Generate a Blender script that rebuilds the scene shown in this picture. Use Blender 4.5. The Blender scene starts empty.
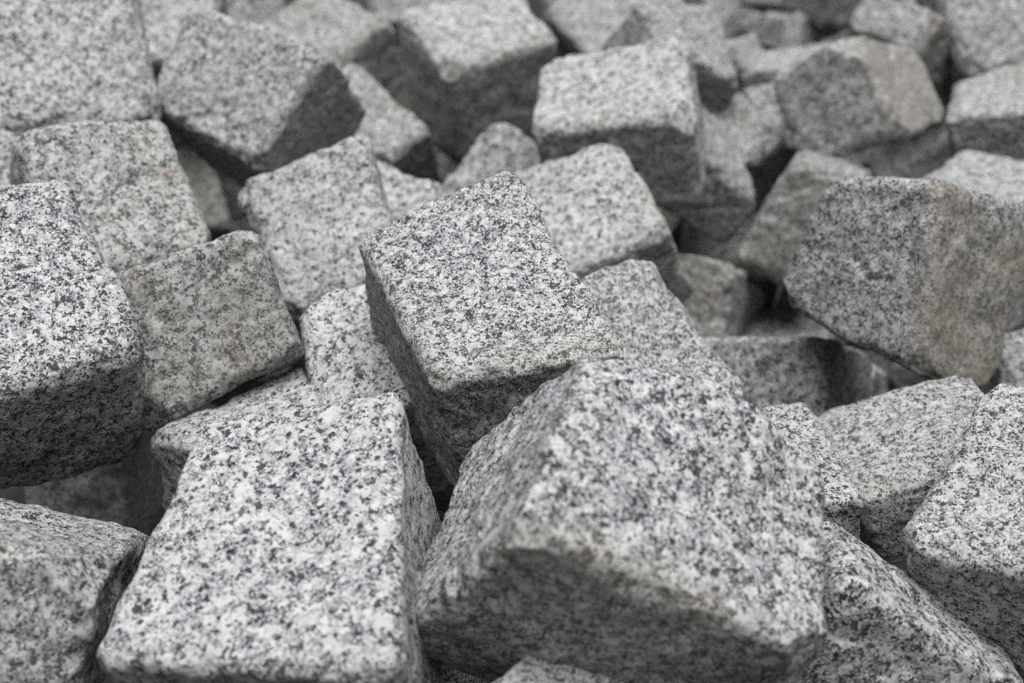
# A heap of split granite setts, seen close up under an overcast sky.
import bpy, math, random
import numpy as np
from mathutils import Vector, Matrix
sc = bpy.context.scene
PITCH = math.radians(30.0)
FPX = 1407.0
CAM_H = 0.612
# ---------------------------------------------------------------- data
# every stone: eight corners in metres (front face A B C D, then the four behind them), in the frame x right, y down, z away
STONES = {
'centre': [[-0.072,-0.0484,0.6575],[0.0007,-0.0828,0.6745],[0.0467,0.0032,0.5878],[-0.0323,0.0167,0.5819],[-0.0651,0.0186,0.7152],[0.0107,-0.0315,0.7268],[0.0557,0.0524,0.6394],[-0.019,0.0737,0.6345]],
'front': [[0.0033,0.0596,0.4446],[0.0314,-0.0006,0.5051],[0.1175,0.0509,0.5256],[0.106,0.1085,0.4728],[-0.0432,0.1099,0.5149],[-0.0155,0.0445,0.5763],[0.0729,0.0979,0.5978],[0.0572,0.1611,0.545]],
'sliver': [[0.0154,0.1042,0.5048],[0.0606,0.1323,0.479],[0.0173,0.1549,0.4273],[-0.028,0.1267,0.4531],[-0.0034,0.1786,0.5531],[0.042,0.2068,0.5273],[-0.0013,0.2294,0.4756],[-0.0469,0.2012,0.5015]],
'frontleft': [[-0.1217,0.0333,0.5545],[-0.0439,0.0192,0.5464],[-0.0367,0.1073,0.4536],[-0.143,0.1072,0.4772],[-0.1094,0.0961,0.6061],[-0.0265,0.085,0.5971],[-0.0291,0.1552,0.5033],[-0.1291,0.1603,0.5263]],
'botleft': [[-0.2403,0.059,0.4885],[-0.1476,0.0805,0.4954],[-0.1583,0.1412,0.4986],[-0.2544,0.1188,0.4906],[-0.2476,0.057,0.5897],[-0.1515,0.0799,0.5973],[-0.169,0.1371,0.5957],[-0.2614,0.1154,0.5888]],
'left': [[-0.292,-0.0686,0.6399],[-0.2169,-0.0783,0.6784],[-0.1607,0.0033,0.6247],[-0.2359,0.0286,0.5784],[-0.3106,-0.0184,0.6969],[-0.2389,-0.0278,0.7365],[-0.1823,0.0572,0.6821],[-0.2535,0.074,0.6346]],
'leftsmall': [[-0.3897,-0.0853,0.8082],[-0.3067,-0.1339,0.8429],[-0.2466,-0.0528,0.8125],[-0.3296,-0.0043,0.7778],[-0.4024,-0.0414,0.8999],[-0.3194,-0.09,0.9346],[-0.2593,-0.009,0.9043],[-0.3423,0.0396,0.8695]],
'topleft': [[-0.347,-0.2406,0.9002],[-0.2522,-0.2437,0.9344],[-0.2195,-0.1392,0.8819],[-0.3212,-0.1268,0.8419],[-0.3741,-0.1909,0.9826],[-0.2785,-0.1954,1.0163],[-0.2466,-0.0901,0.9642],[-0.3476,-0.0786,0.9246]],
'belowtl': [[-0.2611,-0.1136,0.7374],[-0.1921,-0.1233,0.7728],[-0.1584,-0.0538,0.7528],[-0.2283,-0.0244,0.7109],[-0.293,-0.0763,0.8149],[-0.2241,-0.0885,0.849],[-0.1903,-0.0162,0.829],[-0.2594,0.0105,0.7881]],
'tl2': [[-0.2103,-0.2217,0.9132],[-0.1157,-0.187,0.8912],[-0.16,-0.109,0.882],[-0.2345,-0.151,0.9034],[-0.1945,-0.1974,1.0144],[-0.1029,-0.1621,0.9929],[-0.1443,-0.0872,0.9819],[-0.2209,-0.1286,1.0026]],
'mid1': [[-0.1629,-0.0919,0.8102],[-0.086,-0.1232,0.8163],[-0.0611,-0.0398,0.7835],[-0.1225,-0.0152,0.7788],[-0.1575,-0.0594,0.8963],[-0.0813,-0.0898,0.9033],[-0.0556,-0.0071,0.8705],[-0.1178,0.0174,0.8649]],
'mid2': [[-0.1868,-0.0315,0.657],[-0.1234,-0.0552,0.6728],[-0.1006,0.0054,0.6748],[-0.1724,0.0427,0.6564],[-0.2072,-0.0268,0.7402],[-0.1427,-0.0506,0.7563],[-0.1199,0.0102,0.7585],[-0.1906,0.044,0.7407]],
'mid3': [[-0.1709,0.0427,0.658],[-0.105,0.0118,0.696],[-0.0884,0.0316,0.6595],[-0.1375,0.0498,0.6281],[-0.1667,0.0833,0.6766],[-0.1022,0.0586,0.7169],[-0.0829,0.0732,0.6819],[-0.1366,0.0937,0.6472]],
'mid4': [[-0.1072,-0.0208,0.7045],[-0.0177,-0.0432,0.7065],[-0.0017,0.017,0.6637],[-0.0912,0.0393,0.6617],[-0.0963,0.0297,0.7798],[-0.0068,0.0073,0.7818],[0.0092,0.0676,0.7389],[-0.0803,0.0899,0.737]],
'b1': [[-0.1252,-0.2204,1.1012],[-0.0624,-0.1633,1.0733],[-0.0965,-0.1326,1.0595],[-0.1609,-0.1869,1.0867],[-0.1208,-0.1891,1.174],[-0.0579,-0.133,1.1456],[-0.095,-0.0984,1.1318],[-0.159,-0.1527,1.1593]],
'b2': [[-0.1051,-0.1269,0.9419],[-0.0386,-0.0974,0.9048],[-0.0925,-0.0287,0.8624],[-0.1592,-0.0582,0.8996],[-0.0896,-0.0686,1.0166],[-0.0229,-0.039,0.9795],[-0.0768,0.0297,0.9372],[-0.1436,0.0001,0.9743]],
'b3': [[-0.0618,-0.1004,1.0352],[-0.0103,-0.165,1.0387],[0.0452,-0.1215,1.0086],[-0.0063,-0.0573,1.0051],[-0.0357,-0.0744,1.1217],[0.016,-0.139,1.1254],[0.0719,-0.0954,1.0952],[0.0202,-0.031,1.0916]],
'b4': [[-0.0936,-0.2614,1.102],[0.0059,-0.2829,1.1363],[0.0354,-0.2345,1.0887],[-0.0488,-0.201,1.0513],[-0.0815,-0.1776,1.1737],[-0.0,-0.2043,1.1979],[0.0277,-0.1681,1.1461],[-0.0394,-0.1413,1.116]],
'b5': [[-0.2255,-0.2636,1.2067],[-0.1781,-0.3141,1.248],[-0.1026,-0.2796,1.2027],[-0.1501,-0.2303,1.1613],[-0.2145,-0.2084,1.2653],[-0.1664,-0.2643,1.3037],[-0.0911,-0.2315,1.2575],[-0.1388,-0.1749,1.2193]],
'b6': [[0.0232,-0.2008,1.0006],[0.1217,-0.2166,0.9804],[0.1158,-0.1457,0.9074],[0.0127,-0.1389,0.935],[0.036,-0.1518,1.0472],[0.1389,-0.1622,1.0307],[0.1308,-0.0911,0.9576],[0.0253,-0.0881,0.9816]],
'b7': [[-0.0137,-0.0995,0.8857],[0.0641,-0.1287,0.8833],[0.0934,-0.0647,0.8317],[0.0145,-0.0311,0.8325],[0.0068,-0.0587,0.9484],[0.0856,-0.0915,0.943],[0.1152,-0.0274,0.8915],[0.0348,0.0091,0.8951]],
'b8': [[-0.0156,-0.0109,0.7202],[0.0738,-0.0489,0.7524],[0.1244,0.0357,0.7117],[0.0351,0.0736,0.6795],[-0.0266,0.0387,0.8094],[0.0627,0.0007,0.8416],[0.1133,0.0852,0.8009],[0.024,0.1232,0.7687]],
'b9': [[0.0472,0.038,0.6641],[0.1415,0.0289,0.6725],[0.1513,0.0681,0.6048],[0.057,0.0773,0.5963],[0.0507,0.1192,0.7119],[0.1451,0.1101,0.7202],[0.1549,0.1495,0.6525],[0.0606,0.1586,0.6441]],
'b10': [[0.0955,-0.001,0.8461],[0.1767,-0.002,0.7994],[0.1751,0.05,0.7947],[0.0938,0.0522,0.8413],[0.1453,0.0078,0.9325],[0.2266,0.0066,0.8857],[0.2249,0.06,0.8809],[0.1436,0.0621,0.9276]],
'b11': [[0.1516,0.0363,0.72],[0.2296,0.0153,0.7132],[0.2349,0.0486,0.6359],[0.1577,0.072,0.6407],[0.1673,0.0746,0.7371],[0.2423,0.0513,0.7297],[0.2471,0.0834,0.6517],[0.1739,0.1069,0.657]],
'bigr': [[0.1695,-0.0906,0.7598],[0.2154,-0.0826,0.712],[0.21,0.0176,0.7185],[0.1469,-0.0229,0.7826],[0.2481,-0.0785,0.8264],[0.2888,-0.0707,0.7674],[0.2593,0.0279,0.762],[0.2141,-0.0084,0.8413]],
'right': [[0.2071,0.0182,0.6167],[0.2612,0.0207,0.5894],[0.2209,0.0937,0.5115],[0.1544,0.0781,0.5565],[0.2259,0.0725,0.657],[0.2796,0.0754,0.6284],[0.2385,0.1461,0.5531],[0.1751,0.1351,0.5969]],
'botr': [[0.1241,0.0869,0.5138],[0.1959,0.1358,0.5322],[0.1404,0.2065,0.5553],[0.0693,0.1563,0.5379],[0.1242,0.0665,0.5672],[0.1997,0.1252,0.576],[0.144,0.1936,0.6009],[0.0694,0.1377,0.5917]],
'tr1': [[0.1945,-0.2021,1.0694],[0.2486,-0.2245,1.0256],[0.2824,-0.1472,1.0217],[0.2176,-0.1355,1.0694],[0.2661,-0.2145,1.1664],[0.3224,-0.2351,1.1238],[0.3454,-0.174,1.119],[0.2836,-0.1588,1.1643]],
'r2': [[0.1954,-0.1245,0.9719],[0.2424,-0.1088,0.9634],[0.211,-0.0278,0.9899],[0.1568,-0.0562,0.9975],[0.2181,-0.1478,1.0656],[0.2713,-0.1273,1.0546],[0.2393,-0.0457,1.081],[0.1794,-0.0777,1.0915]],
'r3': [[0.121,-0.1997,1.0708],[0.1742,-0.1665,1.1099],[0.1842,-0.1006,1.0373],[0.1331,-0.1357,0.9993],[0.085,-0.1649,1.0937],[0.1442,-0.1333,1.1325],[0.1598,-0.0693,1.0562],[0.0998,-0.1023,1.0191]],
'r4': [[0.0968,-0.2701,1.106],[0.1671,-0.278,1.1569],[0.183,-0.2021,1.1042],[0.1242,-0.2223,1.075],[0.0702,-0.2328,1.1477],[0.1398,-0.2394,1.198],[0.1589,-0.1676,1.1422],[0.0966,-0.1813,1.1158]],
'r5': [[0.0299,-0.3099,1.3243],[0.084,-0.3689,1.3254],[0.1585,-0.3058,1.2603],[0.0845,-0.2397,1.2646],[0.0668,-0.2724,1.4025],[0.1232,-0.3321,1.4035],[0.1949,-0.2692,1.3395],[0.1225,-0.2034,1.3433]],
'r6': [[0.1447,-0.1704,1.1187],[0.1836,-0.2053,1.1334],[0.219,-0.1578,1.1079],[0.1841,-0.137,1.098],[0.1478,-0.1433,1.1711],[0.1871,-0.1773,1.1864],[0.2227,-0.1315,1.1604],[0.1868,-0.1084,1.1506]],
'far1': [[0.2466,-0.2821,1.3575],[0.3086,-0.2807,1.3224],[0.2764,-0.2464,1.2641],[0.2112,-0.2506,1.3013],[0.2549,-0.2387,1.377],[0.3178,-0.2348,1.3427],[0.2848,-0.2028,1.2841],[0.2197,-0.2076,1.3206]],
'far2': [[0.1912,-0.2113,1.1545],[0.2542,-0.2159,1.1613],[0.2605,-0.1593,1.1427],[0.1978,-0.1546,1.1359],[0.1862,-0.1906,1.2161],[0.2491,-0.1953,1.2228],[0.2553,-0.1386,1.2043],[0.1927,-0.1338,1.1975]],
'far3': [[0.2679,-0.3522,1.503],[0.3065,-0.3449,1.4749],[0.2974,-0.2935,1.4702],[0.2529,-0.2986,1.5012],[0.2979,-0.345,1.5484],[0.3373,-0.3382,1.5203],[0.3284,-0.284,1.5171],[0.2848,-0.2898,1.5478]],
'far4': [[0.2058,-0.2907,1.3469],[0.236,-0.2988,1.3667],[0.2526,-0.2722,1.3608],[0.22,-0.2546,1.3404],[0.1891,-0.275,1.3815],[0.2205,-0.2849,1.4004],[0.2368,-0.2559,1.3952],[0.205,-0.2412,1.3743]],
'far5': [[0.228,-0.3432,1.4571],[0.2495,-0.3344,1.4271],[0.2444,-0.3028,1.4327],[0.2232,-0.3112,1.4625],[0.2604,-0.3423,1.4805],[0.2819,-0.3336,1.4505],[0.2767,-0.3014,1.4561],[0.2553,-0.3099,1.486]],
'far6': [[0.2503,-0.437,1.5701],[0.2992,-0.4231,1.5205],[0.2882,-0.3638,1.5346],[0.2475,-0.3784,1.5786],[0.3021,-0.4402,1.6179],[0.3495,-0.426,1.5684],[0.3399,-0.3663,1.582],[0.2973,-0.381,1.6266]],
'far7': [[0.297,-0.396,1.478],[0.3559,-0.3825,1.4144],[0.3486,-0.3182,1.4496],[0.3067,-0.3457,1.494],[0.356,-0.4179,1.5218],[0.4106,-0.4018,1.46],[0.4068,-0.3397,1.493],[0.3616,-0.3658,1.5387]],
'far8': [[0.1636,-0.3707,1.3507],[0.2113,-0.3893,1.416],[0.228,-0.3289,1.4233],[0.2032,-0.299,1.3665],[0.111,-0.3539,1.3908],[0.1521,-0.373,1.4558],[0.1743,-0.3121,1.4616],[0.1444,-0.2828,1.4072]],
'tr2': [[0.3023,-0.3039,1.2119],[0.3546,-0.2738,1.1702],[0.3366,-0.2386,1.1694],[0.2853,-0.2679,1.2101],[0.3444,-0.2753,1.2828],[0.3983,-0.2443,1.2397],[0.3754,-0.2102,1.2371],[0.3238,-0.2395,1.2788]],
'tr3': [[0.3608,-0.3333,1.2291],[0.4627,-0.354,1.2304],[0.485,-0.2474,1.1838],[0.3832,-0.2265,1.1825],[0.368,-0.2926,1.3252],[0.4698,-0.3133,1.3264],[0.4921,-0.207,1.2798],[0.3904,-0.1861,1.2785]],
'tr4': [[0.3577,-0.2088,1.1363],[0.4313,-0.2307,1.114],[0.4111,-0.1703,1.0206],[0.3286,-0.1701,1.0618],[0.3728,-0.1614,1.1603],[0.4498,-0.1759,1.1395],[0.4261,-0.1228,1.0452],[0.3443,-0.1169,1.0857]],
'tr5': [[0.2744,-0.1078,0.951],[0.3283,-0.1377,1.022],[0.39,-0.1185,0.9834],[0.3367,-0.0885,0.9122],[0.2714,-0.0215,0.9896],[0.3252,-0.0514,1.0606],[0.3875,-0.032,1.0217],[0.334,-0.0021,0.9505]],
'rdark': [[0.2901,-0.0069,0.8397],[0.3849,-0.0113,0.8366],[0.3869,0.0484,0.8216],[0.292,0.0519,0.8249],[0.294,0.0151,0.9298],[0.3889,0.0109,0.9267],[0.3908,0.0712,0.9115],[0.2959,0.0748,0.9148]],
'h1': [[0.0675,-0.0728,0.9976],[0.1515,-0.0527,0.9635],[0.143,0.0034,0.9644],[0.055,-0.0169,0.9991],[0.1048,-0.0602,1.0985],[0.1924,-0.038,1.0639],[0.1773,0.007,1.0634],[0.0928,-0.0121,1.0972]],
'h2': [[0.1848,-0.0233,1.0706],[0.244,-0.0189,1.0463],[0.2137,0.0108,0.9775],[0.1539,0.0061,1.0022],[0.1913,0.0629,1.1053],[0.2514,0.0678,1.0807],[0.221,0.0977,1.012],[0.1604,0.0927,1.0369]],
'h3': [[-0.282,-0.1531,1.1266],[-0.2507,-0.1579,1.1467],[-0.2205,-0.0927,1.1197],[-0.2541,-0.087,1.0983],[-0.3121,-0.116,1.1831],[-0.2787,-0.1216,1.2038],[-0.2489,-0.0563,1.177],[-0.284,-0.0501,1.155]],
'h4': [[-0.2871,0.0338,0.8128],[-0.2231,0.0405,0.8091],[-0.23,0.1322,0.8515],[-0.2947,0.1254,0.8552],[-0.2787,-0.0047,0.8974],[-0.2141,0.002,0.8938],[-0.221,0.0937,0.9362],[-0.2862,0.0868,0.9398]],
'h5': [[0.1949,-0.1432,1.1613],[0.2241,-0.1463,1.1861],[0.2264,-0.1109,1.1878],[0.1983,-0.1071,1.1632],[0.1696,-0.1425,1.191],[0.1984,-0.1459,1.2158],[0.2011,-0.1102,1.2174],[0.1726,-0.1065,1.1928]],
'tl3': [[-0.3149,-0.3029,1.0887],[-0.2268,-0.3023,1.1004],[-0.2201,-0.2092,1.0533],[-0.309,-0.2094,1.0413],[-0.3263,-0.2594,1.1728],[-0.2377,-0.259,1.1843],[-0.2311,-0.1659,1.1371],[-0.3202,-0.166,1.1254]],
'tl4': [[-0.3024,-0.3779,1.325],[-0.2094,-0.3773,1.3214],[-0.2161,-0.2911,1.3162],[-0.2936,-0.2878,1.3201],[-0.2973,-0.3721,1.4197],[-0.2056,-0.3719,1.4154],[-0.2106,-0.2853,1.4104],[-0.2901,-0.2825,1.414]],
'tc1': [[-0.1475,-0.4006,1.3692],[-0.0621,-0.4086,1.3973],[-0.0558,-0.3127,1.3898],[-0.1333,-0.3066,1.3638],[-0.1763,-0.3912,1.4589],[-0.0914,-0.399,1.4872],[-0.0843,-0.3034,1.4795],[-0.1629,-0.2971,1.4533]],
'fill0': [[0.1445,-0.0657,1.228],[0.1313,-0.0008,1.1729],[0.2074,0.009,1.1708],[0.2198,-0.0569,1.2107],[0.148,-0.1196,1.1596],[0.1343,-0.059,1.1031],[0.2072,-0.0477,1.097],[0.2224,-0.1018,1.153]],
'fill1': [[-0.1917,-0.1751,1.2463],[-0.2214,-0.1205,1.2721],[-0.2159,-0.0735,1.2035],[-0.178,-0.1276,1.1802],[-0.2455,-0.2017,1.231],[-0.2724,-0.1456,1.2448],[-0.2692,-0.1036,1.1818],[-0.2408,-0.1565,1.1515]],
'fill2': [[0.0693,-0.1046,1.2597],[0.0701,-0.1173,1.194],[0.1082,-0.065,1.1812],[0.1367,-0.0538,1.2352],[0.1258,-0.1512,1.2645],[0.1173,-0.1676,1.2041],[0.1651,-0.1285,1.1896],[0.1829,-0.1093,1.2406]],
'fill3': [[0.392,-0.2279,1.3086],[0.4513,-0.1665,1.3403],[0.4319,-0.1249,1.2494],[0.3872,-0.1855,1.2182],[0.3269,-0.184,1.3359],[0.3999,-0.1261,1.3696],[0.3843,-0.0712,1.2766],[0.3286,-0.1359,1.2564]],
'fill4': [[0.3432,0.0231,1.1377],[0.3482,0.0728,1.0712],[0.3775,0.0133,1.0342],[0.3789,-0.0393,1.1045],[0.258,-0.0101,1.1087],[0.2811,0.0371,1.0339],[0.2955,-0.0144,1.0083],[0.2865,-0.0555,1.0737]],
'fill5': [[-0.1381,0.0206,0.935],[-0.1405,0.0381,1.0138],[-0.2085,0.0476,1.0081],[-0.2194,0.031,0.9367],[-0.1433,-0.0545,0.9542],[-0.1428,-0.053,1.0222],[-0.2257,-0.0358,1.022],[-0.228,-0.0435,0.9509]],
'fill7': [[0.0244,-0.3379,1.3243],[-0.0613,-0.3171,1.3527],[-0.0477,-0.3634,1.4159],[0.0399,-0.3774,1.3783],[0.0596,-0.2601,1.3617],[-0.0434,-0.26,1.3941],[-0.0249,-0.2983,1.4639],[0.0794,-0.3078,1.4238]],
'fill8': [[-0.0537,-0.088,1.1855],[-0.0531,-0.1351,1.1303],[0.0034,-0.1685,1.153],[0.0111,-0.1273,1.2227],[-0.0929,-0.1197,1.218],[-0.1019,-0.1724,1.1603],[-0.0471,-0.2181,1.1976],[-0.0379,-0.1628,1.2545]],
'fill9': [[0.1847,-0.3802,1.6458],[0.2624,-0.4273,1.6524],[0.2923,-0.3809,1.6123],[0.2283,-0.3384,1.5947],[0.2004,-0.3397,1.7046],[0.2626,-0.3877,1.7131],[0.3125,-0.3411,1.6737],[0.2462,-0.2941,1.6589]],
'fill10': [[-0.0731,0.1078,0.62],[-0.0886,0.1767,0.6516],[-0.0271,0.1775,0.6836],[-0.0045,0.115,0.6423],[-0.0518,0.1547,0.5503],[-0.0686,0.2112,0.5893],[-0.0017,0.2217,0.6133],[0.0207,0.1584,0.5691]],
'fill11': [[0.3349,-0.2211,1.5751],[0.3836,-0.238,1.5074],[0.4275,-0.2784,1.5563],[0.3877,-0.2701,1.6148],[0.2983,-0.2948,1.5538],[0.3401,-0.2953,1.4871],[0.3983,-0.3533,1.5265],[0.3551,-0.3431,1.6027]],
'fill12': [[-0.0218,0.1614,0.8587],[-0.0173,0.201,0.7759],[0.0246,0.1136,0.7502],[0.0076,0.0916,0.8118],[-0.0995,0.1543,0.8462],[-0.089,0.1833,0.7632],[-0.0709,0.0984,0.721],[-0.0746,0.0643,0.7995]],
'fill13': [[0.3562,-0.3657,1.6469],[0.3547,-0.3557,1.5638],[0.4202,-0.2963,1.5685],[0.4223,-0.3068,1.6465],[0.4262,-0.4512,1.6419],[0.4147,-0.4484,1.5576],[0.4943,-0.3947,1.5623],[0.4864,-0.4,1.6371]],
'fill14': [[0.2899,-0.1531,1.3202],[0.2918,-0.1266,1.3858],[0.2683,-0.1894,1.392],[0.2762,-0.1945,1.3348],[0.3549,-0.1625,1.3376],[0.3534,-0.1441,1.4044],[0.3223,-0.1974,1.4145],[0.333,-0.2191,1.354]],
'fill17': [[0.2214,-0.0762,1.0722],[0.2346,-0.0845,1.1418],[0.2971,-0.0558,1.1309],[0.2739,-0.043,1.0583],[0.1969,-0.007,1.0922],[0.2262,-0.0227,1.1595],[0.2793,0.0046,1.152],[0.248,0.019,1.0781]],
'fill18': [[-0.2444,-0.2174,1.1961],[-0.2503,-0.2195,1.2706],[-0.2697,-0.1567,1.2575],[-0.2697,-0.1606,1.1913],[-0.3007,-0.249,1.1921],[-0.3057,-0.24,1.2654],[-0.3405,-0.1748,1.2638],[-0.3343,-0.1867,1.1848]],
'fill19': [[0.1845,0.0847,1.0098],[0.1825,0.0122,1.0022],[0.1521,0.0159,0.938],[0.1493,0.0937,0.9411],[0.2549,0.081,0.9686],[0.2574,0.0224,0.9714],[0.2323,0.0123,0.9008],[0.2205,0.0901,0.9077]],
}
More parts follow.
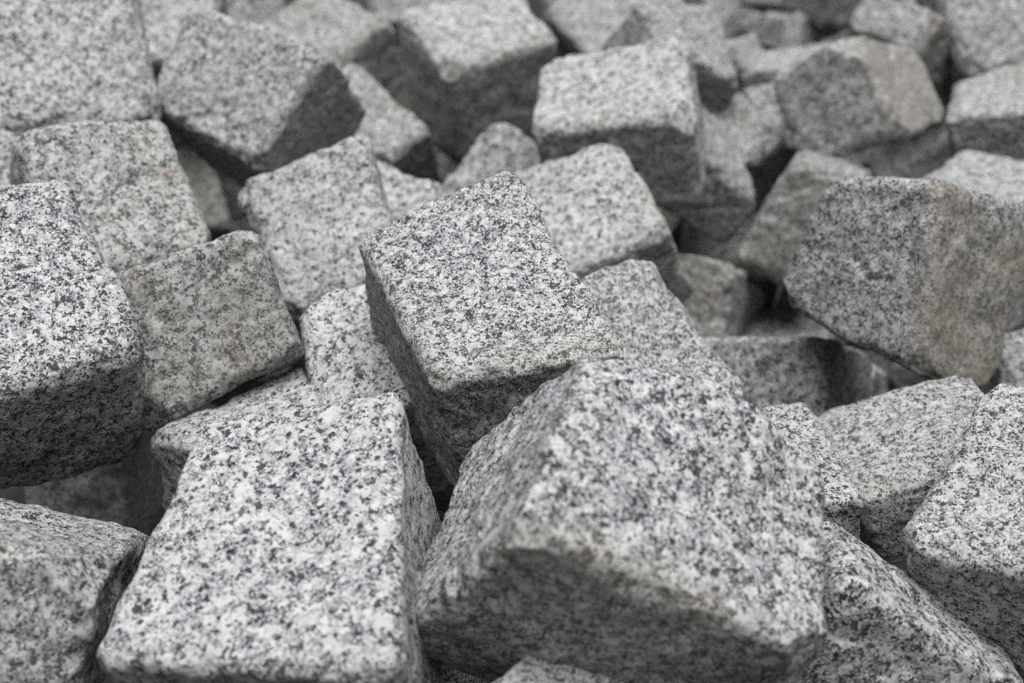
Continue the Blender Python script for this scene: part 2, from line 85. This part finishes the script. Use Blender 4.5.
OPTS = {  # brown on shaded sides and undersides puts warm shade into colour; tan faces are stained
'centre': {'n': 88, 'r': 0.12, 'knock': 0.45, 'stain': [(0, -1, 0.45), (1, 1, 0.4)], 'tone': 0.75, 'dust': 0.12, 'label': 'pale tilted cube in the middle of the heap, sharpest of all, square top facing up', 'seed': 3653},
'front': {'push': [(1, 0.1, -1, 0.75, 0.008), (1, -1, -1, 0.45, -0.004), (0, -1, -1, 0.8, 0.001)], 'bulge': [(0, -1, 0.005)], 'r': 0.16, 'knock': 0.8, 'rough': 1.0, 'n': 96, 'stain': [(0, -1, 0.55)], 'tone': 1, 'dust': 0.12, 'label': 'largest foreground sett, bottom centre, with a rounded peak and a dark overhanging front face', 'seed': 2889},
'sliver': {'tone': 0.7, 'label': 'rounded pale sett tip at the bottom edge, under the largest foreground sett', 'seed': 3729},
'frontleft': {'n': 96, 'r': 0.14, 'knock': 0.25, 'stain': [(1, 1, 0.3)], 'tone': 0.7, 'dust': 0.12, 'rough': 0.65, 'label': 'big pale sett with a broad square top, left of the largest foreground sett', 'seed': 6958},
'botleft': {'n': 80, 'stain': [(2, -1, 0.3)], 'tone': 0.3, 'label': 'sett cut off by the bottom left corner, narrow bright top above a grey front', 'seed': 4633},
'left': {'n': 80, 'r': 0.18, 'stain': [(1, 1, 0.15)], 'tone': 0.9, 'dust': 0.12, 'rough': 0.85, 'knock': 0.6, 'label': 'large sett cut off by the left edge, bright sloping top over a black shaded front', 'seed': 2034},
'leftsmall': {'label': 'corner of a sett at the left edge, just above the large one with shaded front', 'seed': 6852},
'topleft': {'r': 0.26, 'tone': 0.5, 'label': 'big flat-faced sett filling the top left corner', 'seed': 4667},
'belowtl': {'stain': [(2, -1, 0.4)], 'tone': 0.7, 'dust': 0.3, 'label': 'flat-faced grey sett directly below the one in the top left corner', 'seed': 4737},
'tl2': {'n': 64, 'stain': [(0, 1, 0.5)], 'tone': 0.7, 'label': 'leaning sett with a dark brown right side, just right of the top left corner sett', 'seed': 1130},
'mid1': {'n': 64, 'r': 0.18, 'tone': 0.5, 'label': 'upright square pale sett directly left of and behind the sharp middle cube', 'seed': 1641},
'mid2': {'n': 72, 'stain': [(2, -1, 0.55)], 'tone': 0, 'label': 'dull brownish square sett between the large left edge sett and the middle cube', 'seed': 1647},
'mid3': {'tone': 0.1, 'knock': 0.6, 'dust': 0.6, 'label': 'low wedge-shaped sett under the brownish square one, behind the broad-topped lower left sett', 'seed': 1653},
'mid4': {'tone': 1, 'rough': 0.8, 'dust': 0.2, 'label': 'narrow pale sett face squeezed between the brownish square sett and the middle cube', 'seed': 1659},
'b1': {'label': 'pale wedge-shaped sett with a shaded tip, right of the leaning brown-sided sett', 'seed': 590},
'b2': {'label': 'small visible corner of a sett behind the top left edge of the middle cube', 'seed': 594},
'b3': {'label': 'dim pointed sett like a small pyramid just above the apex of the middle cube', 'seed': 598},
'b4': {'stain': [(1, 1, 0.5)], 'r': 0.2, 'tone': 0.9, 'label': 'blurred sett at top centre, bright flat top above two dark faces', 'seed': 602},
'b5': {'stain': [(1, 1, 0.5)], 'r': 0.2, 'label': 'blurred sett at the top edge, left of the bright flat-topped one at top centre', 'seed': 606},
'b6': {'n': 64, 'stain': [(1, 1, 0.5)], 'tone': 0.9, 'label': 'blocky sett above and right of the middle cube, broad dark front under bright top', 'seed': 610},
'b7': {'n': 64, 'stain': [(1, 1, 0.4), (0, 1, 0.5)], 'tone': 0.9, 'label': 'pale sett directly behind the right shoulder of the middle cube, dark on its right side', 'seed': 614},
'b8': {'r': 0.18, 'n': 64, 'tone': 0.8, 'knock': 0.6, 'rough': 0.7, 'label': 'pale rounded sett right of the middle cube, sloping down behind the largest foreground sett', 'seed': 618},
'b9': {'knock': 0.4, 'rough': 0.8, 'label': 'small pale rounded sett peeking out behind the right shoulder of the largest foreground sett', 'seed': 622},
'b10': {'tone': 0.2, 'label': 'low sett with a flat grey front in the hollow left below the big two-toned sett', 'seed': 830},
'b11': {'tone': 0.3, 'knock': 0.6, 'label': 'broad pale sett with a sloping top, directly beneath the big two-toned sett', 'seed': 835},
'bigr': {'n': 72, 'r': 0.15, 'stain': [(0, 1, 0.95)], 'rough': 0.8, 'tone': 0.4, 'dust': 0.1, 'label': 'big two-toned sett at the right edge, grey left face and brownish right face', 'seed': 2013},
'right': {'n': 72, 'r': 0.18, 'tone': 0.5, 'dust': 0.12, 'knock': 0.6, 'label': 'pale sett cut off by the right edge in the lower half, shaded lower front', 'seed': 2813},
'botr': {'n': 80, 'r': 0.18, 'tone': 0.5, 'knock': 0.6, 'label': 'sett in the bottom right corner with a long diagonal ridge running down rightwards', 'seed': 2102},
'tr1': {'stain': [(0, 1, 0.7)], 'rough': 1.2, 'r': 0.18, 'tone': 0.6, 'label': 'blurred sett at upper right with grey left face and beige stained right face', 'seed': 1149},
'r2': {'stain': [(2, -1, 0.6)], 'r': 0.24, 'tone': 0.1, 'label': 'brownish upright sett leaning against the left side of the big two-toned sett', 'seed': 642},
'r3': {'r': 0.2, 'stain': [(1, 1, 0.5)], 'label': 'dark sett tucked under the right end of the blocky sett with broad dark front', 'seed': 646},
'r4': {'r': 0.22, 'label': 'bright blurred sett directly behind the blocky sett with broad dark front', 'seed': 650},
'r5': {'label': 'blurred grey sett at the top edge, right of the bright flat-topped one at top centre', 'seed': 654},
'r6': {'r': 0.3, 'label': 'small rounded sett between the blocky dark-fronted sett and the grey and beige one', 'seed': 658},
'far1': {'label': 'thin bright sett top behind the left corner of the grey and beige sett', 'seed': 1658},
'far2': {'label': 'small pale block low against the left side of the grey and beige sett', 'seed': 1664},
'far3': {'label': 'small grey far block with a shaded right side, near the top edge right of centre', 'seed': 1670},
'far4': {'label': 'tiny far stone left of the thin bright sett top behind the grey and beige sett', 'seed': 1676},
'far5': {'label': 'tiny upright far stone left of the small grey far block with shaded side', 'seed': 1682},
'far6': {'label': 'far sett cut off by the top edge, above the small grey far block', 'seed': 1688},
'far7': {'label': 'dark far sett at the top edge, above the peak of the grey and beige sett', 'seed': 1694},
'far8': {'label': 'narrow far sett at the top edge, right behind the bright sett behind the blocky one', 'seed': 1700},
'tr2': {'stain': [(0, 1, 0.8)], 'r': 0.24, 'label': 'blurred sett with shaded brownish right side, behind and above the grey and beige sett', 'seed': 1154},
'tr3': {'r': 0.22, 'label': 'large blurred sett in the top right corner', 'seed': 1159},
'tr4': {'r': 0.22, 'label': 'blurred sett at the right edge, directly below the top right corner one', 'seed': 1164},
'tr5': {'tone': 0.3, 'label': 'pale sett top at the right edge, just behind the top of the two-toned sett', 'seed': 1169},
'rdark': {'label': 'small sett at the right edge, in the gap just below the big two-toned sett', 'seed': 2760},
'h1': {'stain': [(2, -1, 0.7)], 'tone': 0, 'dust': 1.0, 'label': 'dim brownish rounded sett in the hollow, right behind the rounded sett beside the middle cube', 'seed': 608},  # hollow blocks: low tone and full brown patches paint gap shade into the colour
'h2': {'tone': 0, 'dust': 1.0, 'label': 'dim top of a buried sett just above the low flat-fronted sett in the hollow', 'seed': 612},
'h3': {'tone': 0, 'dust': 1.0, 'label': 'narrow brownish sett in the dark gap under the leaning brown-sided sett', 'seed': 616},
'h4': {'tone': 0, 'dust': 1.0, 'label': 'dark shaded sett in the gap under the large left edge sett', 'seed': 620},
'h5': {'label': 'tiny far stone in the dark gap above the brownish leaning sett', 'seed': 624},
'tl3': {'label': 'blurred sett at the top edge between the corner sett and the leaning brown-sided sett', 'seed': 1135},
'tl4': {'label': 'far sett at the top edge, directly above the peak of the leaning brown-sided sett', 'seed': 1140},
'tc1': {'label': 'far sett at the top edge just left of the bright flat-topped one at top centre', 'seed': 1089},
'fill0': {'tone': 0, 'dust': 1.0, 'label': 'shaded sett deep in the black hollow between the blocky dark-fronted sett and brownish leaning sett', 'seed': 2350},  # fillers from here on: gap shade painted in through low tone and brown patches
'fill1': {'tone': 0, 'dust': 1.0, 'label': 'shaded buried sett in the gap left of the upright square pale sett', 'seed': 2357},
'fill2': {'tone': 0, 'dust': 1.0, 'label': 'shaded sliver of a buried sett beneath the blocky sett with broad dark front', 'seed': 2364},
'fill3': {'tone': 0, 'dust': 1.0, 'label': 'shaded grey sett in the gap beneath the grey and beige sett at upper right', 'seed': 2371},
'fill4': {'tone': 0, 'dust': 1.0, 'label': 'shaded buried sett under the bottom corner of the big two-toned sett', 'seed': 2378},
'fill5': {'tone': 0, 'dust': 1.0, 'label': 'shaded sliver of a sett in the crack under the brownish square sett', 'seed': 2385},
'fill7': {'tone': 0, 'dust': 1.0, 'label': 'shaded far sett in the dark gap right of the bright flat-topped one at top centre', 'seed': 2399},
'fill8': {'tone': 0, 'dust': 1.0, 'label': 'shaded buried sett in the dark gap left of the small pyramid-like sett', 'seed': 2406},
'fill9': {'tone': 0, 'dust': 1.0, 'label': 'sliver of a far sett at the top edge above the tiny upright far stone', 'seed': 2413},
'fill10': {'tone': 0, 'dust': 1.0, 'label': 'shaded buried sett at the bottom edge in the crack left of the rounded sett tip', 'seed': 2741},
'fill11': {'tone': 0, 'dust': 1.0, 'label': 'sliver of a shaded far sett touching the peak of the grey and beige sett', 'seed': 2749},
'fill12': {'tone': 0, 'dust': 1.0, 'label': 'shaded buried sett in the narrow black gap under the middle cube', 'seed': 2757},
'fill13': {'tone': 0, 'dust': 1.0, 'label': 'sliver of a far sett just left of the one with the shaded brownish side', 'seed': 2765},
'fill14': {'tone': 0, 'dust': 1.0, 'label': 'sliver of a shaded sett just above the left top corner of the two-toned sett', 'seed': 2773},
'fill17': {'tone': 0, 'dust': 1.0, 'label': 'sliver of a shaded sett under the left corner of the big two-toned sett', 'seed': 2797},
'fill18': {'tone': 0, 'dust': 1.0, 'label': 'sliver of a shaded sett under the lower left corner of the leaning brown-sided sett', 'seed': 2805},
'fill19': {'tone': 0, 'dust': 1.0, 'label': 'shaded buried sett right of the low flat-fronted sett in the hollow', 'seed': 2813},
}
# ---------------------------------------------------------------- helpers
def to_world(P):
    P = np.asarray(P, float)
    f = np.array([0, math.cos(PITCH), -math.sin(PITCH)]); u = np.array([0, math.sin(PITCH), math.cos(PITCH)])
    return P[:, :1]*np.array([1., 0, 0]) - P[:, 1:2]*u + P[:, 2:3]*f + np.array([0, 0, CAM_H])

def _hash(ix, iy, iz, seed):
    h = (ix.astype(np.int64)*73856093) ^ (iy.astype(np.int64)*19349663) ^ (iz.astype(np.int64)*83492791) ^ (seed*2654435761 & 0x7fffffff)
    h = (h ^ (h >> 13))*1274126177 & 0x7fffffff
    h = (h ^ (h >> 16))*668265263 & 0x7fffffff
    return ((h >> 7) & 0xffff)/32767.5 - 1.0
def vnoise(P, seed):
    i = np.floor(P).astype(np.int64); f = P - i; f = f*f*f*(f*(f*6-15)+10); r = 0
    for dx in (0, 1):
        for dy in (0, 1):
            for dz in (0, 1):
                w = (f[:, 0] if dx else 1-f[:, 0])*(f[:, 1] if dy else 1-f[:, 1])*(f[:, 2] if dz else 1-f[:, 2])
                r = r + w*_hash(i[:, 0]+dx, i[:, 1]+dy, i[:, 2]+dz, seed)
    return r
def fbm(P, seed, octaves=3):
    r = 0; a = 1.0
    for o in range(octaves):
        r = r + a*vnoise(P*(2.03**o) + 17.3*o, seed+o*7); a *= .5
    return r/1.6

_grid = {}
def cube_grid(n):
    if n in _grid: return _grid[n]
    idx = {}; V = []; F = []
    t = np.linspace(-1, 1, n+1); t = np.sign(t)*(1-(1-np.abs(t))**1.25)      # a little denser near the edges
    def vid(a, b, c):
        k = (a, b, c)
        if k not in idx: idx[k] = len(V); V.append((t[a], t[b], t[c]))
        return idx[k]
    for ax in range(3):
        for s in (0, n):
            for i in range(n):
                for j in range(n):
                    q = []
                    for (a, b) in ((i, j), (i+1, j), (i+1, j+1), (i, j+1)):
                        k = [0, 0, 0]; k[ax] = s; k[(ax+1) % 3] = a; k[(ax+2) % 3] = b; q.append(vid(*k))
                    F.append(q if s else q[::-1])
    _grid[n] = (np.array(V), F); return _grid[n]

SGN = np.array([[-1,-1,-1],[1,-1,-1],[1,1,-1],[-1,1,-1],[-1,-1,1],[1,-1,1],[1,1,1],[-1,1,1]], float)
def trilinear(C, p):
    out = 0
    for k in range(8):
        w = np.prod((1+SGN[k]*p)/2, axis=1); out = out + w[:, None]*C[k]
    return out

def stone_mesh(name, corners, seed, o):
    """Rounded, chipped, roughly split block that fills the given eight corners."""
    n = o.get('n', 56)
    p, F = cube_grid(n)
    W = to_world(corners); cen = W.mean(0); C = W - cen
    size = np.mean([np.linalg.norm(C[1]-C[0]), np.linalg.norm(C[3]-C[0]), np.linalg.norm(C[4]-C[0])])
    X = trilinear(C, p)
    # rounding radius changes along the edges: crisp in places, knocked off in others
    r0 = o.get('r', .16)
    r = r0*(1 + .55*vnoise(X*38, seed) + .32*vnoise(X*95, seed+3) + .12*vnoise(X*230, seed+5)); r = np.clip(r, .03, .6)[:, None]
    q = np.clip(p, -(1-r), 1-r); d = p-q; L = np.linalg.norm(d, axis=1, keepdims=True)
    g = q + d/np.maximum(L, 1e-9)*r
    g = g*1.042                                                            # keeps the rounded block on its outline
    # corner and edge chips: (sx, sy, sz, depth) flat cuts in the block's own frame
    rg = random.Random(seed)
    knocked = [(*sg, o.get('knock', 1)*rg.uniform(.05, .125)) for sg in [(a*rg.uniform(.7, 1.3), b*rg.uniform(.7, 1.3), c*rg.uniform(.7, 1.3)) for a in (-1, 1) for b in (-1, 1) for c in (-1, 1)]]
    for cut in list(o.get('cuts', ())) + knocked:
        nrm = np.array(cut[:3], float); L_ = np.abs(nrm).sum(); lim = L_*(1-cut[3]); v = g@nrm
        ex = np.maximum(v-lim + .02*vnoise(X*60, seed+9), 0); g = g - ex[:, None]*nrm/(nrm@nrm)
    X = trilinear(C, g)
    # bulges / hollows on named faces: (axis, sign, amount in m)
    for ax, s, amt in o.get('bulge', ()):
        e = [k for k in range(3) if k != ax]
        w = np.clip(g[:, ax]*s, 0, 1)**4*np.cos(np.clip(g[:, e[0]], -1, 1)*math.pi/2)*np.cos(np.clip(g[:, e[1]], -1, 1)*math.pi/2)
        dirv = (trilinear(C, np.eye(3)[ax:ax+1]*s) - trilinear(C, np.zeros((1, 3))))[0]; dirv /= np.linalg.norm(dirv)
        X = X + (w*amt)[:, None]*dirv
    for u_, v_, w_, rad, amt in o.get('push', ()):                            # local swellings and hollows
        c = trilinear(C, np.array([[u_, v_, w_]])); dirv = c/np.linalg.norm(c)
        X = X + (np.exp(-((g-np.array([u_, v_, w_]))**2).sum(1)/rad**2)*amt)[:, None]*dirv
    N = X/np.linalg.norm(X, axis=1, keepdims=True)
    a = o.get('rough', 1.0)
    disp = .0018*fbm(X*24+seed, seed+11, 2) + .0011*fbm(X*80+seed, seed+23, 4)
    rid = 1-np.abs(fbm(X*34+seed*3, seed+31, 2)); disp = disp - .0016*np.maximum(rid-.72, 0)/.28
    stp = fbm(X*15+seed*5, seed+61, 2)*2.2; fr = np.clip((stp-np.floor(stp)-.38)/.24, 0, 1)      # shallow ledges where the split jumped
    disp = disp + .0011*(np.floor(stp)+fr*fr*(3-2*fr))
    disp = disp + .00040*vnoise(X*420, seed+41)
    X = X + N*(disp*a)[:, None]
    me = bpy.data.meshes.new(name)
    me.from_pydata(X.tolist(), [], F)
    me.polygons.foreach_set('use_smooth', [True]*len(me.polygons))
    # soil-stained split faces, plus a warm tint painted onto shaded faces
    st = np.zeros(len(X))
    for ax, s, amt in o.get('stain', ()):
        st = np.maximum(st, amt*np.clip((g[:, ax]*s-.72+.22*vnoise(X*26, seed+77)+.14*vnoise(X*80, seed+79))/.3, 0, 1))
    at = me.attributes.new('stain', 'FLOAT', 'POINT'); at.data.foreach_set('value', st.astype(np.float32))
    me.update()
    return me, cen

# ---------------------------------------------------------------- materials
def granite():
    m = bpy.data.materials.new('granite'); m.use_nodes = True
    nt = m.node_tree; N = nt.nodes; L = nt.links
    bs = N['Principled BSDF']; bs.inputs['Roughness'].default_value = .82; bs.inputs['Specular IOR Level'].default_value = .25
    tc = N.new('ShaderNodeTexCoord'); oi = N.new('ShaderNodeObjectInfo')
    def math_(op, a, b=None, clamp=False):
        n = N.new('ShaderNodeMath'); n.operation = op; n.use_clamp = clamp
        for k, v in enumerate((a, b)):
            if v is None: continue
            if isinstance(v, (int, float)): n.inputs[k].default_value = v
            else: L.new(v, n.inputs[k])
        return n.outputs[0]
    off = N.new('ShaderNodeVectorMath'); off.operation = 'MULTIPLY_ADD'
    cmb = N.new('ShaderNodeCombineXYZ')
    L.new(oi.outputs['Random'], cmb.inputs[0]); L.new(math_('MULTIPLY', oi.outputs['Random'], 7.3), cmb.inputs[1]); L.new(math_('MULTIPLY', oi.outputs['Random'], 3.1), cmb.inputs[2])
    gs = N.new('ShaderNodeVectorMath'); gs.operation = 'SCALE'; L.new(tc.outputs['Object'], gs.inputs[0])            # grain size differs from block to block
    L.new(math_('ADD', math_('MULTIPLY', math_('FRACT', math_('MULTIPLY', oi.outputs['Random'], 11.7)), .30), .86), gs.inputs['Scale'])
    L.new(cmb.outputs[0], off.inputs[0]); off.inputs[1].default_value = (9, 9, 9); L.new(gs.outputs[0], off.inputs[2])
    base = off.outputs[0]
    # grains are drawn out a little along one direction of the rock
    mp = N.new('ShaderNodeMapping'); L.new(base, mp.inputs[0]); mp.inputs['Rotation'].default_value = (.4, .7, .3); mp.inputs['Scale'].default_value = (1, 1, 1.08)
    P = mp.outputs[0]
    def noise(scale, detail=2, rough=.5, dist=0, vec=P):
        n = N.new('ShaderNodeTexNoise'); n.inputs['Scale'].default_value = scale; n.inputs['Detail'].default_value = detail
        n.inputs['Roughness'].default_value = rough; n.inputs['Distortion'].default_value = dist; L.new(vec, n.inputs['Vector']); return n.outputs['Fac']
    def warp(amount, scale):
        n = N.new('ShaderNodeTexNoise'); n.inputs['Scale'].default_value = scale; n.inputs['Detail'].default_value = 1; L.new(P, n.inputs['Vector'])
        s = N.new('ShaderNodeVectorMath'); s.operation = 'MULTIPLY_ADD'; L.new(n.outputs['Color'], s.inputs[0]); s.inputs[1].default_value = (amount,)*3; L.new(P, s.inputs[2]); return s.outputs[0]
    wv = warp(.0016, 700)
    def voro(scale, vec=wv):
        n = N.new('ShaderNodeTexVoronoi'); n.inputs['Scale'].default_value = scale; L.new(vec, n.inputs['Vector']); return n
    def ramp(fac, stops, interp='LINEAR'):
        r = N.new('ShaderNodeValToRGB'); r.color_ramp.interpolation = interp; L.new(fac, r.inputs[0])
        e = r.color_ramp.elements
        while len(e) < len(stops): e.new(.5)
        for k, (pos, c) in enumerate(stops):
            e[k].position = pos; e[k].color = (c, c, c, 1) if isinstance(c, (int, float)) else (*c, 1)
        return r.outputs['Color']
    def mix(fac, a, b):
        n = N.new('ShaderNodeMix'); n.data_type = 'RGBA'
        if isinstance(fac, (int, float)): n.inputs['Factor'].default_value = fac
        else: L.new(fac, n.inputs['Factor'])
        for k, v in ((6, a), (7, b)):
            if isinstance(v, tuple): n.inputs[k].default_value = (*v, 1)
            else: L.new(v, n.inputs[k])
        return n.outputs[2]
    sep = lambda c: (lambda n: (L.new(c, n.inputs[0]), n.outputs)[1])(N.new('ShaderNodeSeparateColor'))
    v1 = voro(1060); s1 = sep(v1.outputs['Color'])
    vp = voro(500); sp = sep(vp.outputs['Color'])
    # feldspar and quartz: pale grains of slightly differing greys
    pale = ramp(sp['Red'], [(0, (.44, .45, .468)), (.25, (.57, .577, .587)), (.7, (.655, .658, .655)), (1, (.72, .717, .705))])
    dens = math_('ADD', noise(210, 3, .6), math_('MULTIPLY', math_('SUBTRACT', math_('FRACT', math_('MULTIPLY', oi.outputs['Random'], 5.3)), .5), .07))                                  # darker mineral gathers in loose clusters
    pos = lambda r, k, w: math_('SUBTRACT', r, math_('MULTIPLY', math_('SUBTRACT', dens, k), w))
    gm = ramp(pos(s1['Blue'], .5, 1.6), [(.30, .72), (.37, 0)])
    col = mix(gm, pale, ramp(s1['Red'], [(0, (.13, .135, .15)), (1, (.33, .338, .355))]))
    v3 = voro(1600); s3 = sep(v3.outputs['Color'])
    fm = ramp(pos(s3['Red'], .5, 1.2), [(.14, .75), (.18, 0)])
    col = mix(fm, col, ramp(s3['Green'], [(0, (.03, .032, .038)), (1, (.15, .155, .17))]))
    dm = ramp(pos(s1['Green'], .5, 1.7), [(.165, 1), (.195, 0)])
    darkc = ramp(s1['Red'], [(0, (.012, .013, .016)), (.6, (.035, .038, .045)), (1, (.10, .105, .115))])
    col = mix(dm, col, darkc)
    bm = ramp(sp['Green'], [(.035, 1), (.045, 0)])
    col = mix(bm, col, mix(s3['Blue'], (.02, .021, .025), (.10, .105, .115)))
    # soil in broad patches and on stained faces, plus shade painted as brown tint
    sa = N.new('ShaderNodeAttribute'); sa.attribute_name = 'stain'
    pt = ramp(noise(14, 3, .6, 0, base), [(.44, 0), (.70, .34)])
    stn = math_('MULTIPLY', sa.outputs['Fac'], math_('ADD', math_('MULTIPLY', noise(40, 3, .6, 0, base), .9), .35))
    oc2 = N.new('ShaderNodeSeparateColor'); L.new(oi.outputs['Color'], oc2.inputs[0])
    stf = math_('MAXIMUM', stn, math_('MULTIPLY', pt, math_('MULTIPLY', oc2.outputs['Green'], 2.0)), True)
    soil = mix(noise(55, 3, .6, 0, base), (.20, .175, .13), (.42, .365, .27))  # one brown for soil patches, stained faces and the painted shade tint
    col = mix(math_('MULTIPLY', stf, .72), col, soil)
    # rare rusty specks
    v4 = voro(62, base)
    rs = math_('LESS_THAN', v4.outputs['Distance'], .062)
    s4 = sep(v4.outputs['Color']); rs = math_('MULTIPLY', rs, math_('GREATER_THAN', s4['Red'], .80))
    col = mix(math_('MULTIPLY', rs, .75), col, (.46, .20, .06))
    hv = N.new('ShaderNodeHueSaturation'); L.new(col, hv.inputs['Color'])
    oc = N.new('ShaderNodeSeparateColor'); L.new(oi.outputs['Color'], oc.inputs[0])      # red: how pale this block is, green: how dusty; both paint gap shade into buried blocks
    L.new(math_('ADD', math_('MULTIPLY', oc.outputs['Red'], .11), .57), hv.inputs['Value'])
    L.new(hv.outputs[0], bs.inputs['Base Color'])
    # crystalline split surface
    h = math_('ADD', math_('MULTIPLY', s1['Red'], .35), math_('MULTIPLY', noise(380, 4, .62), 1.0))
    h = math_('ADD', h, math_('MULTIPLY', dm, -.30))
    h2 = math_('ADD', h, math_('MULTIPLY', noise(110, 3, .55), 1.6))
    b = N.new('ShaderNodeBump'); b.inputs['Strength'].default_value = .6; b.inputs['Distance'].default_value = .0006
    L.new(h2, b.inputs['Height']); L.new(b.outputs[0], bs.inputs['Normal'])
    return m

def soil():
    m = bpy.data.materials.new('soil'); m.use_nodes = True
    nt = m.node_tree; N = nt.nodes; L = nt.links; bs = N['Principled BSDF']; bs.inputs['Roughness'].default_value = 1
    n = N.new('ShaderNodeTexNoise'); n.inputs['Scale'].default_value = 40; n.inputs['Detail'].default_value = 8
    r = N.new('ShaderNodeValToRGB'); r.color_ramp.elements[0].color = (.012, .011, .009, 1); r.color_ramp.elements[1].color = (.05, .044, .036, 1)
    tc = N.new('ShaderNodeTexCoord'); L.new(tc.outputs['Object'], n.inputs['Vector']); L.new(n.outputs['Fac'], r.inputs[0]); L.new(r.outputs[0], bs.inputs['Base Color'])
    b = N.new('ShaderNodeBump'); b.inputs['Distance'].default_value = .01; L.new(n.outputs['Fac'], b.inputs['Height']); L.new(b.outputs[0], bs.inputs['Normal'])
    return m

GR = granite()
# ---------------------------------------------------------------- setting
gm = bpy.data.meshes.new('ground')
G = 40.0
gm.from_pydata([(-G, -G, 0), (G, -G, 0), (G, G, 0), (-G, G, 0)], [], [(0, 1, 2, 3)])
go = bpy.data.objects.new('ground', gm); sc.collection.objects.link(go); go['kind'] = 'structure'; gm.materials.append(soil())
# ---------------------------------------------------------------- the stones
GROUP = 'granite setts tipped in a heap'
for i, (key, corners) in enumerate(STONES.items()):
    o = OPTS.get(key, {})
    me, cen = stone_mesh('granite_sett', corners, o.get('seed', 100+i*13), o)
    me.materials.append(GR)
    ob = bpy.data.objects.new('granite_sett', me); ob.location = cen
    sc.collection.objects.link(ob)
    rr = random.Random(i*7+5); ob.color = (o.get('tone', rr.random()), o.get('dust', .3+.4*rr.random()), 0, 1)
    ob['label'] = o.get('label', 'granite sett in the heap'); ob['category'] = 'paving stone'; ob['group'] = GROUP
# ---------------------------------------------------------------- camera
cd = bpy.data.cameras.new('camera'); cam = bpy.data.objects.new('camera', cd); sc.collection.objects.link(cam)
cam.location = (0, 0, CAM_H); cam.rotation_euler = (math.pi/2-PITCH, 0, 0)
cd.sensor_width = 36; cd.lens = 36*FPX/1024; cd.clip_start = .02; cd.clip_end = 200
cd.dof.use_dof = True; cd.dof.focus_distance = .60; cd.dof.aperture_fstop = cd.lens/6.5; cd.dof.aperture_blades = 7
sc.camera = cam
# ---------------------------------------------------------------- light: overcast
SUN_EL, SUN_AZ = math.radians(86), math.radians(150)      # high, a little to the front of the heap
w = bpy.data.worlds.new('World'); sc.world = w; w.use_nodes = True
nt = w.node_tree; bg = nt.nodes['Background']
sky = nt.nodes.new('ShaderNodeTexSky'); sky.sky_type = 'NISHITA'; sky.sun_disc = False
sky.sun_elevation = SUN_EL; sky.sun_rotation = SUN_AZ; sky.air_density = 1.0; sky.dust_density = 4.0; sky.ozone_density = 1.0
hs = nt.nodes.new('ShaderNodeHueSaturation'); hs.inputs['Saturation'].default_value = .36      # cloud whitens the sky
nt.links.new(sky.outputs[0], hs.inputs['Color']); nt.links.new(hs.outputs[0], bg.inputs['Color']); bg.inputs['Strength'].default_value = .05
sd = bpy.data.lights.new('sun', 'SUN'); sd.energy = 3.2; sd.angle = math.radians(58); sd.color = (1, .998, .985)
so = bpy.data.objects.new('sun', sd); sc.collection.objects.link(so)
dv = Vector((math.sin(SUN_AZ)*math.cos(SUN_EL), math.cos(SUN_AZ)*math.cos(SUN_EL), math.sin(SUN_EL)))
so.rotation_euler = dv.to_track_quat('Z', 'Y').to_euler()
# ---------------------------------------------------------------- render
sc.view_settings.view_transform = 'Standard'; sc.view_settings.look = 'None'; sc.view_settings.gamma = 1; sc.view_settings.exposure = .62
sc.view_settings.use_curve_mapping = False
sc.cycles.use_denoising = False
sc.cycles.max_bounces = 6; sc.cycles.diffuse_bounces = 4
sc.cycles.use_adaptive_sampling = False
